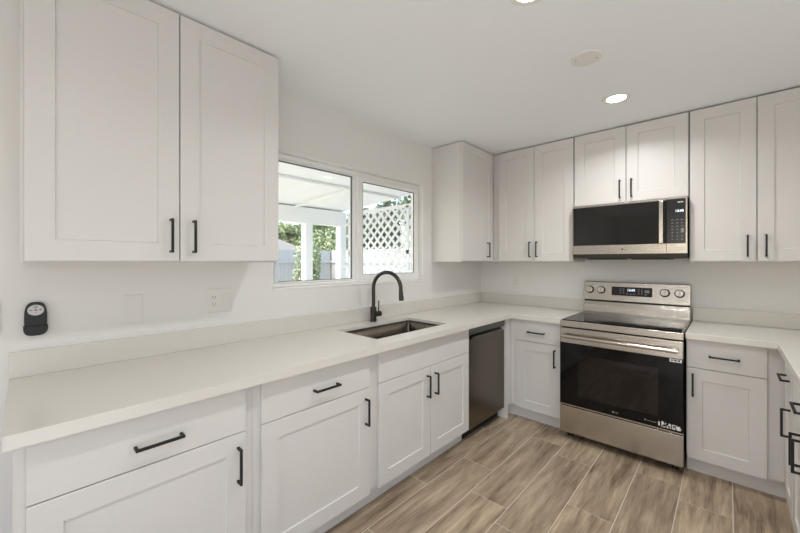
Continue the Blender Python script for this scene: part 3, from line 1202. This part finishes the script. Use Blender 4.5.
# lattice screen standing square to the house
ls = thing('lattice_screen', (-1.8, .72, GZ), 'white diagonal lattice screen closing the end of the patio', 'lattice')
lx0, lx1, lz0, lz1 = -3.25, -.25, GZ + .12, 2.27
for s_ in (-1, 1):
    mb = MB()
    sp = .124 * math.sqrt(2)
    hw = .0225 * math.sqrt(2)
    H = lz1 - lz0
    x = lx0 - H
    while x < lx1 + H:
        # strip centre line: x + s*(z - zmid)
        pa, pb = [], []
        for off in (-hw, hw):
            pts_ = []
            pts_.append(off)
        # clip strip to the frame
        def clip(off):
            a0 = x + off
            z0_, z1_ = lz0, lz1
            f = lambda z: a0 + s_ * (z - (lz0 + lz1) / 2)
            g = lambda xx: (xx - a0) * s_ + (lz0 + lz1) / 2
            for lim in (lx0, lx1):
                zz = g(lim)
                if f(z0_) < lx0 or f(z1_) < lx0 or f(z0_) > lx1 or f(z1_) > lx1:
                    pass
            lo, hi = sorted((g(lx0), g(lx1)))
            lo, hi = max(lo, lz0), min(hi, lz1)
            return (f(lo), lo, f(hi), hi) if hi - lo > .001 else None
        A, B = clip(-hw), clip(hw)
        if A and B:
            ya = .715 if s_ > 0 else .725
            yb = ya + .008
            mb.hexa([(A[0], ya, A[1]), (B[0], ya, B[1]), (B[0], yb, B[1]), (A[0], yb, A[1]),
                     (A[2], ya, A[3]), (B[2], ya, B[3]), (B[2], yb, B[3]), (A[2], yb, A[3])])
        x += sp
    mb.build('lattice_strips', M['lat'], ls)
mb = MB()
for z in (lz0, 1.52, lz1):
    mb.box(lx0, lx1, .700, .7145, z - .03, z + .03)
for x in (lx0, -1.75, lx1):
    mb.box(x - .03, x + .03, .700, .7145, lz0, lz1)
mb.build('lattice_frame', M['lat'], ls)


def fence(x0, y0, x1, y1, label):
    r = thing('board_fence', ((x0 + x1) / 2, (y0 + y1) / 2, GZ), label, 'fence', 'board fences')
    L_ = math.hypot(x1 - x0, y1 - y0)
    ux, uy = (x1 - x0) / L_, (y1 - y0) / L_
    nx, ny = -uy, ux
    mb = MB()
    n = int(L_ / .145)
    for i in range(n):
        a_, b = i * .145, i * .145 + .137
        p = lambda s, w: (x0 + ux * s + nx * w, y0 + uy * s + ny * w)
        h = 1.72 + (.012 if i % 2 else 0)
        q = [p(a_, 0), p(b, 0), p(b, .02), p(a_, .02)]
        mb.hexa([(*c, GZ) for c in q] + [(*c, h) for c in q])
    mb.build('boards', M['fence'], r)
    mb = MB()
    for z in (.25, 1.3):
        q = [p(0, -.04), p(L_, -.04), p(L_, -.001), p(0, -.001)]
        mb.hexa([(*c, z) for c in q] + [(*c, z + .09) for c in q])
    mb.build('rails', M['fence'], r)


fence(-8.0, -6.0, -8.0, 3.75, 'pale board fence across the back of the yard behind the posts')
fence(-7.93, 3.7, -.4, 3.7, 'pale board fence seen through the lattice screen')


def foliage(name, c, rad, n, m, label, cat, trunk=None, seed=1, group=None, leaf=.06):
    rs = random.Random(seed)
    r = thing(name, (c[0], c[1], GZ), label, cat, group)
    mb = MB()
    blobs = [(Vector((rs.uniform(-.55, .55) * rad[0], rs.uniform(-.55, .55) * rad[1], rs.uniform(-.55, .6) * rad[2])), rs.uniform(.35, .6)) for _ in range(12)]
    for i in range(n):
        bc, br = rs.choice(blobs)
        d = Vector((rs.gauss(0, 1), rs.gauss(0, 1), rs.gauss(0, 1))).normalized() * (rs.random() ** .4)
        p = Vector(c) + bc + Vector((d.x * rad[0] * br, d.y * rad[1] * br, d.z * rad[2] * br))
        if p.z < GZ + .02: continue
        u = Vector((rs.gauss(0, 1), rs.gauss(0, 1), rs.gauss(0, 1))).normalized()
        v = u.orthogonal().normalized()
        s = leaf * rs.uniform(.6, 1.3)
        vs = mb.verts([p - u * s, p + v * s * .45, p + u * s, p - v * s * .45])
        f_ = mb.bm.faces.new(vs)
        f_.material_index = rs.random() < .45
    mb.build('foliage', m, r, recalc=False)
    if trunk:
        tb = MB()
        tb.tube([(c[0], c[1], GZ - .02), (c[0] + .05, c[1], (GZ + c[2]) / 2), (c[0], c[1] + .05, c[2])], [trunk, trunk * .8, trunk * .5], 10)
        for k in range(5):
            a_ = k * 1.3
            tb.tube([(c[0], c[1], (GZ + c[2]) / 2 + .1 * k), (c[0] + rad[0] * .5 * math.cos(a_), c[1] + rad[1] * .5 * math.sin(a_), c[2] + .1 * k)], [trunk * .4, trunk * .15], 8)
        tb.build('trunk', M['bark'], r, smooth=True)
    return r


LV = [M['leafd'], M['leafl']]
foliage('garden_shrub', (-5.2, .45, .28), (.55, .62, .62), 5200, LV, 'low green shrub at the lower left of the window view', 'shrub', seed=3, leaf=.045, trunk=.03)
foliage('slender_tree', (-6.6, 1.95, 1.0), (.42, .42, .95), 2600, LV[::-1], 'slim yellow-green young tree beside the first patio post', 'tree', trunk=.05, seed=5, leaf=.05)
foliage('yard_tree', (-12.5, 7.0, 2.5), (1.3, 1.5, 1.15), 9000, LV, 'round green tree rising behind the fence between the patio posts', 'tree', trunk=.12, seed=8, leaf=.09)
foliage('distant_tree', (-22, 9.6, 3.3), (2.2, 2.6, .9), 4500, LV, 'distant green tree above the neighbouring roof', 'tree', trunk=.25, seed=11, leaf=.2)
LH = [simple('leaf_shade', '66705a', .8, bscale=3), simple('leaf_olive', '83896a', .8, bscale=3)]
foliage('hedge_tree', (-8.6, 6.5, 2.2), (1.45, 1.3, 1.6), 9000, LH, 'dull green tree seen through the left half of the lattice screen', 'tree', trunk=.15, seed=14, leaf=.10)
foliage('hedge_tree', (-5.25, 6.3, 2.2), (1.40, 1.3, 1.6), 9000, LH, 'dull green tree seen through the right half of the lattice screen', 'tree', trunk=.15, seed=21, leaf=.10)

nh = thing('neighbour_house', (-18, 5, GZ), 'neighbouring house with a low shingled roof beyond the fence', 'house')
MB().box(-20, -15.2, 1.6, 7.3, GZ, 1.75).build('wall', M['stucco'], nh)
mb = MB()
mb.hexa([(-20.4, 1.2, 1.75), (-14.8, 1.2, 1.75), (-14.8, 7.7, 1.75), (-20.4, 7.7, 1.75),
         (-18.2, 3.0, 3.0), (-17.2, 3.0, 3.0), (-17.2, 5.6, 3.0), (-18.2, 5.6, 3.0)])
mb.build('roof', M['shingle'], nh)
